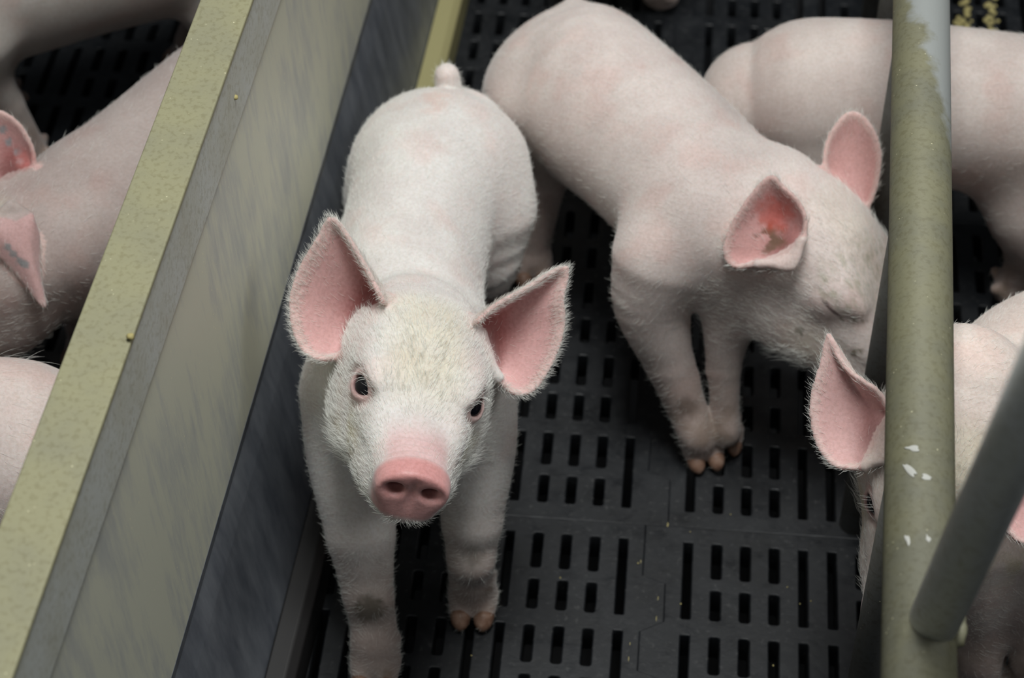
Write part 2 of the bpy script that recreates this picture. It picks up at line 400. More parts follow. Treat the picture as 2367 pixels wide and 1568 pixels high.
# ------------------------------------------------------------------ signed-distance modelling of the pigs
def catmull(P, n):
    P = np.asarray(P, float); m = len(P)
    if m < 3: 
        t = np.linspace(0, 1, n)[:, None]; return P[0] * (1 - t) + P[-1] * t
    E_ = np.vstack([2 * P[0] - P[1], P, 2 * P[-1] - P[-2]])
    out = []
    for s in np.linspace(0, m - 1, n):
        i = min(int(s), m - 2); t = s - i
        p0, p1, p2, p3 = E_[i], E_[i + 1], E_[i + 2], E_[i + 3]
        out.append(0.5 * (2 * p1 + (p2 - p0) * t + (2 * p0 - 5 * p1 + 4 * p2 - p3) * t * t + (3 * p1 - p0 - 3 * p2 + p3) * t ** 3))
    return np.array(out)
BIG = 0.06
class Chain:
    """generalised tube: rows x, y, z, side, up, down  (or x, y, z, r)"""
    def __init__(s, rows, k, n=None, up=(0, 0, 1), sub=False):
        rows = np.asarray(rows, float)
        if rows.shape[1] == 4: rows = np.hstack([rows, rows[:, 3:4], rows[:, 3:4]])
        n = n or (len(rows) - 1) * 3 + 1
        s.R = catmull(rows, n).astype(np.float32); s.R[:, 3:] = np.maximum(s.R[:, 3:], 0.001)
        s.k, s.sub, s.up = k, sub, np.asarray(up, np.float32)
        P = s.R[:, :3]; s.T = np.gradient(P, axis=0); s.T /= np.maximum(np.linalg.norm(s.T, axis=1, keepdims=True), 1e-9)
        S = np.cross(s.up, s.T); last = None
        for i in range(len(S)):
            v = S[i]; nv_ = np.linalg.norm(v)
            if nv_ < 0.12: v = last if last is not None else np.array([1.0, 0, 0], np.float32)
            else: v = v / nv_
            if last is not None and v @ last < 0: v = -v
            S[i] = v; last = v
        s.S = S.astype(np.float32)
        rm = s.R[:, 3:].max(1)[:, None]
        s.lo = (P - rm).min(0) - BIG; s.hi = (P + rm).max(0) + BIG
    def __call__(s, X):
        out = np.full(len(X), BIG, np.float32)
        m = np.all((X > s.lo) & (X < s.hi), 1)
        idx = np.nonzero(m)[0]
        if not len(idx): return out
        Q = X[idx]; best = np.full(len(Q), 1e9, np.float32); pos = np.zeros(len(Q), np.float32)
        R_ = s.R; n = len(R_)
        for i in range(n - 1):
            A, B = R_[i, :3], R_[i + 1, :3]; d = B - A; L2 = float(d @ d)
            if L2 < 1e-12: continue
            q = Q - A; t = np.clip(q @ d / L2, 0, 1)
            q = q - t[:, None] * d; d2 = (q * q).sum(1)
            m = d2 < best; best[m] = d2[m]; pos[m] = i + t[m]
        i0 = np.minimum(pos.astype(int), n - 2); t = (pos - i0)[:, None]
        G = R_[i0] * (1 - t) + R_[i0 + 1] * t
        T = s.T[i0] * (1 - t) + s.T[i0 + 1] * t; S = s.S[i0] * (1 - t) + s.S[i0 + 1] * t
        T /= np.linalg.norm(T, axis=1, keepdims=True); S -= T * (S * T).sum(1, keepdims=True); S /= np.linalg.norm(S, axis=1, keepdims=True)
        U = np.cross(T, S)
        q = Q - G[:, :3]
        sd = (q * S).sum(1); uu = (q * U).sum(1); al = (q * T).sum(1)
        a = G[:, 3]; b = np.where(uu > 0, G[:, 4], G[:, 5]); e = (a + G[:, 4]) * 0.5
        f = (np.sqrt((sd / a) ** 2 + (uu / b) ** 2 + (al / e) ** 2) - 1) * np.minimum(a, b)
        out[idx] = np.minimum(f, BIG)
        return out
class Ell:
    def __init__(s, c, r, k, R=None, sub=False):
        s.c = np.asarray(c, np.float32); s.r = np.asarray(r, np.float32); s.k = k; s.sub = sub
        s.R = np.eye(3, dtype=np.float32) if R is None else np.asarray(R, np.float32)
    def __call__(s, X):
        out = np.full(len(X), BIG, np.float32)
        q = X - s.c; m = (q * q).sum(1) < (s.r.max() + BIG) ** 2
        q = (q[m] @ s.R) / s.r
        out[m] = np.minimum((np.sqrt((q * q).sum(1)) - 1) * s.r.min(), BIG)
        return out
def smin(a, b, k):
    h = np.maximum(k - np.abs(a - b), 0) / k
    return np.minimum(a, b) - h * h * k * 0.25
class Lids:
    """eyelids: a thin ball over the eye with an almond opening"""
    def __init__(s, c, R, r, w, hu, hd, k=0.004):
        s.c = np.asarray(c, np.float32); s.R = np.asarray(R, np.float32); s.r = r; s.k = k; s.w, s.hu, s.hd = w, hu, hd; s.sub = False
    def __call__(s, X):
        out = np.full(len(X), BIG, np.float32)
        q = X - s.c; m = (q * q).sum(1) < 0.05 ** 2
        q = q[m] @ s.R                     # x out of the head, y along the slit, z up
        ball = np.sqrt((q * q).sum(1)) - s.r
        v = q[:, 2]; h = np.where(v > 0, s.hu, s.hd); rad = (s.w ** 2 + h ** 2) / (2 * h)
        op = np.sqrt(q[:, 1] ** 2 + (np.abs(v) + (rad - h)) ** 2) - rad      # < 0 inside the slit
        op = np.where(q[:, 0] > 0, op, 0.02)
        out[m] = np.maximum(ball, -op)
        return out
class Ear:
    """thin cupped leaf; base and rim are matching rows of points in world space"""
    def __init__(s, base, rim, nrm, cup, k=0.005, th0=0.0036, th1=0.0014, nu=18, nv=30, curl=0.0, dark=1.0):
        base = catmull(base, nv); rim = catmull(rim, nv); nrm = np.asarray(nrm, float); nrm /= np.linalg.norm(nrm)
        t = np.linspace(-0.12, 1, nu); V = []; s.t = []; s.v = []
        for i, tt in enumerate(t):
            for j in range(nv):
                q = j / (nv - 1)
                p = base[j] * (1 - tt) + rim[j] * tt
                tc = max(tt, 0)
                d = cup * math.sin(math.pi * min(1, tc ** 0.75)) * (0.35 + 0.65 * math.sin(math.pi * q)) + curl * tc ** 2 * (1 - q) ** 2
                V.append(p - nrm * d); s.t.append(tt); s.v.append(q)
        F = [(i * nv + j, i * nv + j + 1, (i + 1) * nv + j + 1, (i + 1) * nv + j) for i in range(nu - 1) for j in range(nv - 1)]
        s.V = np.array(V); s.t = np.array(s.t); s.v = np.array(s.v); s.F = F; s.nv, s.nu = nv, nu
        s.bvh = BVHTree.FromPolygons([tuple(v) for v in V], F)
        s.n = nrm; s.dark = dark; s.k = k; s.sub = False; s.th0, s.th1 = th0, th1
        s.lo = s.V.min(0) - 0.014; s.hi = s.V.max(0) + 0.014
        fc = np.array(F); s.ft = s.t[fc].mean(1); s.fv = s.v[fc].mean(1)
    def near(s, X):
        m = np.nonzero(np.all((X > s.lo) & (X < s.hi), 1))[0]
        D = np.full(len(X), BIG, np.float32); Tt = np.zeros(len(X)); Vv = np.zeros(len(X)); Sd = np.zeros(len(X))
        fn = s.bvh.find_nearest
        for i in m:
            p = X[i]; co, no, fi, d = fn((float(p[0]), float(p[1]), float(p[2])), 0.05)
            if co is None: continue
            D[i] = d; Tt[i] = s.ft[fi]; Vv[i] = s.fv[fi]
            Sd[i] = (p[0] - co[0]) * s.n[0] + (p[1] - co[1]) * s.n[1] + (p[2] - co[2]) * s.n[2]
        return D, Tt, Vv, Sd
    def __call__(s, X):
        D, Tt, Vv, Sd = s.near(X)
        th = s.th0 + (s.th1 - s.th0) * np.clip(Tt * 1.4, 0, 1)
        return np.where(D < BIG, D - th, BIG).astype(np.float32)
def field(parts, X):
    X = np.ascontiguousarray(X, np.float32); f = np.full(len(X), BIG, np.float32)
    for p in parts:
        g = p(X)
        f = -smin(-f, g, p.k) if p.sub else smin(f, g, p.k)
    return f
def mesh_field(parts, lo, hi, vox):
    """naive surface nets on a two-level grid"""
    lo = np.asarray(lo, float); hi = np.asarray(hi, float); BL = 8
    nb = np.ceil((hi - lo) / (vox * BL)).astype(int)
    c = [lo[a] + (np.arange(nb[a]) + 0.5) * vox * BL for a in range(3)]
    G = np.stack(np.meshgrid(*c, indexing='ij'), -1).reshape(-1, 3)
    fb = field(parts, G).reshape(nb)
    act = np.abs(fb) < vox * BL * 1.35
    V = np.repeat(np.repeat(np.repeat(np.where(fb < 0, -BIG, BIG).astype(np.float32), BL, 0), BL, 1), BL, 2)
    ids = np.argwhere(act)
    off = np.stack(np.meshgrid(*[np.arange(BL)] * 3, indexing='ij'), -1).reshape(-1, 3)
    I = (ids[:, None, :] * BL + off[None]).reshape(-1, 3)
    vals = np.empty(len(I), np.float32)
    for s0 in range(0, len(I), 600000):
        vals[s0:s0 + 600000] = field(parts, lo + I[s0:s0 + 600000] * vox)
    V[I[:, 0], I[:, 1], I[:, 2]] = vals
    S = V < 0
    sh = tuple(n - 1 for n in V.shape)
    cnt = np.zeros(sh, np.int8)
    cor = [(i, j, k) for i in (0, 1) for j in (0, 1) for k in (0, 1)]
    for i, j, k in cor: cnt += S[i:i + sh[0], j:j + sh[1], k:k + sh[2]]
    cells = np.argwhere((cnt > 0) & (cnt < 8))
    vid = np.full(sh, -1, np.int64); vid[cells[:, 0], cells[:, 1], cells[:, 2]] = np.arange(len(cells))
    acc = np.zeros((len(cells), 3)); num = np.zeros(len(cells))
    cv = {q: V[cells[:, 0] + q[0], cells[:, 1] + q[1], cells[:, 2] + q[2]] for q in cor}
    for a in cor:
        for ax in range(3):
            if a[ax]: continue
            bb = list(a); bb[ax] = 1; bb = tuple(bb)
            va, vb = cv[a], cv[bb]; m = (va < 0) != (vb < 0)
            t = np.where(m, va / np.where(m, va - vb, 1), 0)
            p = np.tile(np.array(a, float), (len(cells), 1)); p[:, ax] += t
            acc[m] += p[m]; num[m] += 1
    P = lo + (cells + acc / num[:, None]) * vox
    quads = []
    for ax in range(3):
        o1, o2 = [(1, 2), (2, 0), (0, 1)][ax]
        sl0 = [slice(1, n - 1) for n in V.shape]; sl1 = list(sl0)
        sl0[ax] = slice(0, V.shape[ax] - 1); sl1[ax] = slice(1, V.shape[ax])
        a = S[tuple(sl0)]; b2 = S[tuple(sl1)]
        E_ = np.argwhere(a != b2)
        if not len(E_): continue
        sg = a[E_[:, 0], E_[:, 1], E_[:, 2]]
        base = E_.copy(); 
        for d in range(3):
            if d != ax: base[:, d] += 1
        def cell(d1, d2):
            q = base.copy(); q[:, o1] += d1; q[:, o2] += d2; return vid[q[:, 0], q[:, 1], q[:, 2]]
        Q = np.stack([cell(-1, -1), cell(0, -1), cell(0, 0), cell(-1, 0)], 1)
        Q[~sg] = Q[~sg][:, ::-1]
        quads.append(Q)
    F = np.vstack(quads); F = F[(F >= 0).all(1)]
    return P, F
def vert_normals(V, F):
    n = np.cross(V[F[:, 2]] - V[F[:, 0]], V[F[:, 3]] - V[F[:, 1]])
    N_ = np.zeros_like(V)
    for k in range(4): 
        for a in range(3): N_[:, a] += np.bincount(F[:, k], n[:, a], len(V))
    return N_ / np.maximum(np.linalg.norm(N_, axis=1, keepdims=True), 1e-12)
def smooth01(x, a, b):
    t = np.clip((x - a) / (b - a), 0, 1); return t * t * (3 - 2 * t)
def relax(V, F, parts, W, O, R, hs, earo, toes):
    # Taubin smoothing of the trunk and limbs; the head, ears and toes keep their detail
    w = np.ones(len(V))
    if W is not None:
        H = ((V - np.asarray(O)) @ R) / hs
        w *= 1 - smooth01(H[:, 0], -0.035, -0.01) * (np.abs(H[:, 1]) < 0.08) * (np.abs(H[:, 2]) < 0.09)
    for e in earo: w[np.all((V > e.lo + 0.006) & (V < e.hi - 0.006), 1)] = 0
    w *= smooth01(V[:, 2], 0.03, 0.05)
    E_ = np.vstack([F[:, [0, 1]], F[:, [1, 2]], F[:, [2, 3]], F[:, [3, 0]]])
    deg = np.maximum(np.bincount(E_[:, 0], minlength=len(V)) + np.bincount(E_[:, 1], minlength=len(V)), 1)
    for it in range(30):
        lam = 0.6 if it % 2 == 0 else -0.61
        A = np.stack([np.bincount(E_[:, 0], V[E_[:, 1], a], len(V)) + np.bincount(E_[:, 1], V[E_[:, 0], a], len(V)) for a in range(3)], 1) / deg[:, None]
        V = V + (A - V) * (lam * w)[:, None]
    return V
def vnoise(P, f, seed):
    """smooth value noise for blotches of pigment"""
    r = np.random.default_rng(seed); Tb = r.random((64, 64, 64), dtype=np.float32)
    q = P * f; i = np.floor(q).astype(int); t = q - i; t = t * t * (3 - 2 * t); out = 0
    for a in (0, 1):
        for b_ in (0, 1):
            for c in (0, 1):
                w = (t[:, 0] if a else 1 - t[:, 0]) * (t[:, 1] if b_ else 1 - t[:, 1]) * (t[:, 2] if c else 1 - t[:, 2])
                out = out + w * Tb[(i[:, 0] + a) % 64, (i[:, 1] + b_) % 64, (i[:, 2] + c) % 64]
    return out

# ------------------------------------------------------------------ the head, in its own frame: x to the snout, y to its left, z up
def frame(f, up):
    f = np.asarray(f, float); f = f / np.linalg.norm(f)
    l = np.cross(up, f); l /= np.linalg.norm(l)
    return np.stack([f, l, np.cross(f, l)], 1)
def shut_eye(el, ch, c, o, h, v, sg):
    c = c + np.array([-0.012, 0, -0.001])
    q = [(*(c + o * 0.0105 + h * a + v * b), r) for a, b, r in ((-.013, .0030, .0005), (-.007, .0012, .0011), (0, -.0004, .0012), (.007, -.0010, .0013), (.012, -.0006, .0013))]
    q2 = [(*(c + o * 0.0100 + h * a + v * b), r) for a, b, r in ((-.010, .0085, .0004), (-.003, .0072, .0009), (.006, .0060, .0008), (.013, .0050, .0004))]
    q3 = [(*(c + o * 0.0095 + h * a + v * b), r) for a, b, r in ((-.010, -.0050, .0004), (-.002, -.0068, .0008), (.008, -.0066, .0007), (.015, -.0046, .0004))]
    return [el(c, (.014, .014, .011), 0.012), ch(q, 0.0035, sub=True), ch(q2, 0.004, sub=True), ch(q3, 0.004, sub=True)]
EYE_C = np.array([0.0345, 0.0335, 0.0095]); EYE_R = 0.0105
def head_parts(O, R, s=1.0, closed=False):
    O = np.asarray(O, float)
    W = lambda p: O + R @ (np.asarray(p, float) * s)
    up = R[:, 2]
    def ch(rows, k, **kw):
        rows = np.array(rows, float); q = np.array([W(r[:3]) for r in rows])
        return Chain(np.hstack([q, rows[:, 3:] * s]), k * s, up=up, **kw)
    def el(c, r, k, Rl=None, sub=False):
        return Ell(W(c), np.array(r) * s, k * s, R if Rl is None else R @ Rl, sub)
    P = [ch([(-0.055, 0, -0.002, .046, .040, .050), (-0.030, 0, 0, .052, .044, .054), (0.0, 0, 0, .052, .0445, .056), (0.025, 0, -0.002, .046, .036, .053),
             (0.048, 0, -0.004, .0365, .026, .046), (0.070, 0, -0.005, .0295, .0205, .038), (0.092, 0, -0.005, .0255, .0185, .030), (0.108, 0, -0.005, .0245, .0185, .026)], 0.012, n=22)]
    for sg in (1, -1):
        P.append(el((0.008, sg * 0.030, -0.034), (.036, .022, .026), 0.02))           # jowl
        P.append(el((0.060, sg * 0.022, -0.026), (.034, .013, .017), 0.016))          # lip
        P.append(el((0.030, sg * 0.031, 0.0215), (.020, .012, .009), 0.014))          # brow
        P.append(el((0.052, sg * 0.024, 0.000), (.018, .009, .010), 0.012))           # cheekbone
    P.append(el((0.088, 0, -0.029), (.028, .017, .010), 0.012))                       # chin
    # snout disc
    tilt = 0.10
    Rl = np.array([[math.cos(tilt), 0, math.sin(tilt)], [0, 1, 0], [-math.sin(tilt), 0, math.cos(tilt)]])
    P.append(ch([(0.1120, 0, -0.0045, .0222, .0165, .0165), (0.1180, 0, -0.0050, .0230, .0168, .0168)], 0.006, n=4))
    flat = Box(W((0.136, 0, -0.005)), np.array([.0148, .05, .05]) * s, 0.003 * s, R @ Rl); P.append(flat)
    for sg in (1, -1):
        P.append(el((0.1212, sg * 0.0013 + sg * 0.0098, -0.0035), (.012, .0054, .0050), 0.004, sub=True))
        P.append(el((0.1235, sg * 0.0145, -0.0042), (.006, .0050, .0045), 0.004, sub=True))
    P.append(el((0.1240, 0, -0.0075), (.006, .0028, .010), 0.004, sub=True))
    # mouth
    for sg in (1, -1):
        P.append(ch([(0.108, sg * 0.006, -0.0305, .0016), (0.098, sg * 0.020, -0.0300, .0018), (0.078, sg * 0.0290, -0.0285, .0018), (0.058, sg * 0.037, -0.0275, .0014)], 0.004, sub=True))
    # eyes
    for sg in (1, -1):
        c = EYE_C * [1, sg, 1]
        o = np.array([0.50, sg * 0.80, 0.34]); o /= np.linalg.norm(o)
        h = np.array([0.86, sg * -0.50, -0.10]); h -= o * (h @ o); h /= np.linalg.norm(h)
        v = np.cross(o, h) * (1 if True else 1)
        if v[2] < 0: v = -v
        El = np.stack([o, h, v], 1)
        if closed:
            P += shut_eye(el, ch, c, o, h, v, sg); continue
        P.append(el(c + o * 0.0085, (.0075, .0105, .0085), 0.008, El, sub=True))
        P.append(Lids(W(c), R @ El, (EYE_R + (0.0014 if not closed else 0.0004)) * s, 0.0086 * s, (0.0062 if not closed else 0.0009) * s, (0.0056 if not closed else 0.0009) * s, 0.0035 * s))
        P.append(Lids(W(c + o * 0.0002), R @ El, (EYE_R + (0.0025 if not closed else 0.0010)) * s, 0.0108 * s, (0.0084 if not closed else 0.0024) * s, (0.0080 if not closed else 0.0024) * s, 0.003 * s))
    return P, W
class Box:
    def __init__(s, c, h, k, R):
        s.c = np.asarray(c, np.float32); s.h = np.asarray(h, np.float32); s.k = k; s.R = np.asarray(R, np.float32); s.sub = True
    def __call__(s, X):
        q = np.abs((X - s.c) @ s.R) - s.h
        return np.minimum(np.sqrt((np.maximum(q, 0) ** 2).sum(1)) + np.minimum(q.max(1), 0), BIG).astype(np.float32)

# ------------------------------------------------------------------ one pig
def leg_parts(rows, d, s=1.0):
    """rows: joint x, y, z, r down to the pastern; d: the way the toes point"""
    P = [Chain(rows[:3], 0.020 * s, n=9), Chain(rows[2:], 0.004 * s, n=(len(rows) - 3) * 4 + 1)]
    d = np.asarray(d, float); d /= np.linalg.norm(d); l = np.array([-d[1], d[0], 0])
    F = np.array([rows[-1][0], rows[-1][1], 0.0]); toes = []
    for sg in (1, -1):
        a = F + l * sg * 0.0088 * s + [0, 0, 0.0165 * s]
        b_ = F + l * sg * 0.0092 * s + d * 0.010 * s + [0, 0, 0.0105 * s]
        c = F + l * sg * 0.0086 * s + d * 0.0215 * s + [0, 0, 0.0062 * s]
        P.append(Chain([(*a, 0.0108 * s), (*b_, 0.0088 * s), (*c, 0.0052 * s)], 0.006 * s, n=7))
        toes.append((b_, c))
        w = F - d * 0.014 * s + l * sg * 0.012 * s + [0, 0, 0.024 * s]
        P.append(Ell(w, (0.0055 * s,) * 3, 0.006 * s))
    return P, toes
def hoof_mesh(b_, c, s=1.0):
    """horn shoe over the tip of one toe, flat underneath"""
    d = c - b_; tip = c + d * 0.42; V = []
    pts = [b_ + d * 0.28, b_ + d * 0.62, c, c + d * 0.24, tip]; rad = [0.0083, 0.0079, 0.0066, 0.0046, 0.0016]
    me = tube_mesh('hoof', pts, [r * s for r in rad], 16)
    for v in me.vertices:
        if v.co.z < 0.0008: v.co.z = 0.0008
    me.polygons.foreach_set('use_smooth', np.ones(len(me.polygons), bool))
    return me
def lerp3(A, B, t): return A + (np.asarray(B) - A) * t[:, None]
def pig(name, label, group, spine, head, legs, ears, tail=None, extra=(), vox=0.002, s=1.0, tone=(0.775, 0.745, 0.725), pink=(0.70, 0.46, 0.45), fur=0,
        marks=None, eyes=True, closed=False, lashes=False, neck=None, fur_len=0.0075, hoofs=True, stains=1.0):
    t0 = time.time()
    parts = [Chain(spine, 0.02 * s, n=(len(spine) - 1) * 3 + 1)]
    if neck is not None: parts.append(Chain(neck, 0.022 * s, n=(len(neck) - 1) * 3 + 1))
    toes = []
    for rows, d, *ts in legs:
        p, t = leg_parts(rows, d, s * (ts[0] if ts else 1)); parts += p; toes += t
    if tail is not None: parts.append(Chain(tail, 0.012 * s))
    parts += list(extra)
    W = None
    if head is not None:
        O, f, u, hs = head; R = frame(f, u)
        hp, W = head_parts(O, R, hs, closed); parts += hp
    earo = ears or []
    parts += earo
    los = []; his = []
    for p in parts:
        if isinstance(p, Chain): los.append(p.lo + BIG); his.append(p.hi - BIG)
        elif isinstance(p, Ear): los.append(p.lo); his.append(p.hi)
        elif isinstance(p, Ell) and not p.sub: los.append(p.c - p.r.max()); his.append(p.c + p.r.max())
    lo = np.min(los, 0) - 0.012; hi = np.max(his, 0) + 0.012
    V, F = mesh_field(parts, lo, hi, vox * s if vox > 0.0025 else vox)
    V = relax(V, F, parts, W, O if head is not None else None, R if head is not None else None, head[3] if head is not None else 1, earo, toes)
    Nn = vert_normals(V, F)
    # ---- pigment, with some shade painted in
    C = np.tile(np.array(tone, float), (len(V), 1))
    pk = np.array(pink)
    bl = vnoise(V, 38, 3); bl2 = vnoise(V, 90, 5)
    C = lerp3(C, np.array(tone) * [1.0, 0.86, 0.84], 0.55 * smooth01(bl * 0.65 + bl2 * 0.35, 0.5, 0.8))
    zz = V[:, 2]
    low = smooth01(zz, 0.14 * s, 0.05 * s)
    C = lerp3(C, np.array([0.42, 0.33, 0.295]), 0.85 * low)  # dirty legs, darkened further to stand in for shade low down
    dirt = smooth01(vnoise(V, 55, 11) * 0.6 + vnoise(V, 120, 12) * 0.4, 0.52, 0.72)
    C = lerp3(C, np.array([0.22, 0.16, 0.11]), 0.55 * dirt * smooth01(zz, 0.085 * s, 0.03 * s))
    if W is not None:
        H = ((V - np.asarray(O)) @ R) / hs
        inh = smooth01(H[:, 0], -0.05, -0.02) * (np.abs(H[:, 1]) < 0.075) * (np.abs(H[:, 2]) < 0.085) * (H[:, 0] < 0.14)
        yl = inh * smooth01(H[:, 2], 0.008, 0.034) * smooth01(H[:, 0], 0.072, 0.05) * smooth01(np.abs(H[:, 1]), 0.040, 0.012)
        C = lerp3(C, np.array([0.78, 0.73, 0.56]), 0.75 * yl * stains * (0.55 + 0.45 * bl2))
        ck = inh * np.exp(-(((H[:, 0] - 0.045) / 0.022) ** 2 + ((H[:, 2] + 0.022) / 0.016) ** 2)) * smooth01(np.abs(H[:, 1]), 0.02, 0.032)
        C = lerp3(C, np.array([0.60, 0.54, 0.34]), 0.85 * ck * stains * smooth01(bl2, 0.15, 0.6))
        fl = inh * smooth01(H[:, 2], 0.012, 0.028) * smooth01(vnoise(H * [1, 3.5, 1], 170, 8), 0.60, 0.85) * smooth01(np.abs(H[:, 1]), 0.034, 0.008) * smooth01(H[:, 0], -0.03, 0.0)
        C = lerp3(C, np.array([0.36, 0.33, 0.24]), 0.5 * fl * stains)
        sn = inh * smooth01(H[:, 0], 0.062, 0.090) * smooth01(np.abs(H[:, 1]) - 0.1 * np.maximum(H[:, 2], 0), 0.027, 0.014) * smooth01(H[:, 2], -0.012, 0.006)
        C = lerp3(C, pk * [1.02, 0.98, 1.0], 0.75 * sn)
        dk = smooth01(H[:, 0], 0.103, 0.1105) * (np.abs(H[:, 1]) < 0.04) * smooth01(H[:, 2], -0.032, -0.025) * (np.abs(H[:, 2]) < 0.05)
        C = lerp3(C, np.array([0.72, 0.345, 0.335]), 0.9 * dk)
        for sg in (1, -1):                                    # inside of the nostrils
            d = np.sqrt(((H[:, 0] - 0.1175) / 1.3) ** 2 + (H[:, 1] - sg * 0.0112) ** 2 + (H[:, 2] + 0.0037) ** 2)
            C = lerp3(C, np.array([0.22, 0.07, 0.06]), 0.85 * smooth01(d, 0.0066, 0.0042) * smooth01(H[:, 0], 0.1195, 0.1170))
            d = np.sqrt(((H - EYE_C * [1, sg, 1] + ([.012, 0, 0] if closed else [0, 0, 0])) ** 2).sum(1))
            C = lerp3(C, np.array([0.68, 0.42, 0.40]), 0.75 * smooth01(d + 0.004 * bl2, 0.0235, 0.0125))
            if not closed: C = lerp3(C, np.array([0.16, 0.08, 0.075]), 0.8 * smooth01(d, EYE_R + 0.0022, EYE_R + 0.0004))
        wr = inh * smooth01(H[:, 0], 0.080, 0.088) * smooth01(H[:, 0], 0.1075, 0.103) * smooth01(H[:, 2], 0.002, 0.012)
        V = V + Nn * (wr * 0.0008 * hs * np.sin(H[:, 0] * 2 * math.pi / 0.0062))[:, None]
    wet = np.zeros(len(V))
    if W is not None: wet = dk * 0.8 + 0.0 * wet
    for e in earo:
        D, Tt, Vv, Sd = e.near(V); m = D < 0.007
        inn = m * smooth01(Sd, -0.0004, 0.0010) * smooth01(Tt, 0.02, 0.12)
        q = pk * (1 - 0.10 * np.array([0.5, 1.6, 1.6]) * min(e.dark, 1))
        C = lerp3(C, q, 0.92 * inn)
        C = lerp3(C, np.array([0.30, 0.085, 0.08]), 0.95 * e.dark * inn * smooth01(Tt, 0.78, 0.25) * smooth01(Vv, 0.78, 0.45) * smooth01(Vv, 0.02, 0.12))  # red inner fold: skin colour and the fold's shade together
        C = lerp3(C, np.array([0.20, 0.07, 0.065]), 0.9 * e.dark * inn * smooth01(Tt, 0.46, 0.14) * smooth01(np.abs(Vv - 0.50), 0.34, 0.12))  # shade of the ear canal painted as dark red
        C = lerp3(C, np.array([0.74, 0.53, 0.48]), 0.6 * m * smooth01(Sd, 0.0002, -0.001) * smooth01(Tt, 0.05, 0.3))
        C = lerp3(C, np.array([0.80, 0.62, 0.58]), 0.5 * m * smooth01(Tt, 0.88, 0.97))
    if marks is not None: C = marks(V, Nn, C, locals())
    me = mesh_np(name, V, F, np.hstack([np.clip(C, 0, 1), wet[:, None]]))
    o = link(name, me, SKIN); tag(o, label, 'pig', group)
    if W is not None and eyes and not closed:
        for sg in (1, -1):
            c = EYE_C * [1, sg, 1]
            bm = bmesh.new(); bmesh.ops.create_uvsphere(bm, u_segments=32, v_segments=20, radius=EYE_R * hs)
            em = bpy.data.meshes.new('eye'); bm.to_mesh(em); bm.free()
            eo = link('eye', em, EYE, o, True); eo.location = W(c); tag(eo, 'dark eye')
            if lashes:
                o_ = np.array([0.50, sg * 0.80, 0.34]); o_ /= np.linalg.norm(o_); h_ = np.array([0.86, sg * -0.50, -0.10]); h_ -= o_ * (h_ @ o_); h_ /= np.linalg.norm(h_)
                v_ = np.cross(o_, h_); v_ = -v_ if v_[2] < 0 else v_
                nl = 7; pp = []
                for k in range(nl):
                    q = -0.95 + 1.25 * k / (nl - 1) + rng.normal(0, .12)
                    a = c + h_ * 0.0085 * q + v_ * 0.0072 * (1 - q * q * 0.7) + o_ * (0.0098 - 0.003 * q * q)
                    L_ = rng.uniform(0.006, 0.0105)
                    pp += [W(a), W(a + o_ * L_ * .45 - v_ * L_ * .05 - h_ * L_ * .15), W(a + o_ * L_ * .75 - v_ * L_ * .35 - h_ * L_ * .25), W(a + o_ * L_ * .85 - v_ * L_ * .75 - h_ * L_ * .3)]
                hc = bpy.data.hair_curves.new('eyelashes'); hc.add_curves([4] * nl); hc.points.foreach_set('position', np.array(pp, np.float32).ravel())
                ra = hc.attributes.get('radius') or hc.attributes.new('radius', 'FLOAT', 'POINT')
                ra.data.foreach_set('value', np.tile(np.array([.0001, .00009, .00008, .00002], np.float32), nl)); hc.materials.append(FUR)
                lo_ = bpy.data.objects.new('eyelashes', hc); COL.objects.link(lo_); lo_.parent = o; tag(lo_, 'white eyelashes', kind='stuff')
    if hoofs:
        for b_, c in toes: link('hoof', hoof_mesh(b_, c, s * min(1, np.linalg.norm(c - b_) / (0.0123 * s))), HOOF, o)
    # ---- bristles
    if fur:
        flow = np.zeros_like(V); Sp = catmull(np.asarray(spine, float)[:, :3], 30); tg = np.gradient(Sp, axis=0); tg /= np.linalg.norm(tg, axis=1, keepdims=True)
        near = np.zeros(len(V), int); bd2 = np.full(len(V), 1e9)
        for i in range(len(Sp)):
            d2 = ((V - Sp[i]) ** 2).sum(1); mm = d2 < bd2; bd2[mm] = d2[mm]; near[mm] = i
        flow = -tg[near]                                        # spine rows run from tail to head
        flow[:, 2] -= 0.35
        ln = np.full(len(V), fur_len * s); lift = np.full(len(V), 0.09); w = np.ones(len(V))
        if W is not None:
            back = -R[:, 0]
            m = inh > 0.5
            hf = np.tile(back, (len(V), 1)) + R[:, 1][None] * (np.sign(H[:, 1]) * 0.25)[:, None]
            flow[m] = hf[m]; ln[m] = 0.0085 * s; lift[m] = 0.30; w[m] = 1.5
            bare = m & (H[:, 0] > 0.066) & (H[:, 2] > -0.012) & (np.abs(H[:, 1]) < 0.02); w[bare] = 0.15
            w[m & (H[:, 0] > 0.104)] = 0
            chin = m & (H[:, 2] < -0.028) & (H[:, 0] > 0.03); w[chin] = 2.2; ln[chin] = 0.013 * s; lift[chin] = 0.6
            ln[m & (H[:, 0] > 0.055)] = 0.006 * s
            for sg in (1, -1):
                d = np.sqrt(((H - EYE_C * [1, sg, 1]) ** 2).sum(1)); w[d < EYE_R + 0.004] = 0
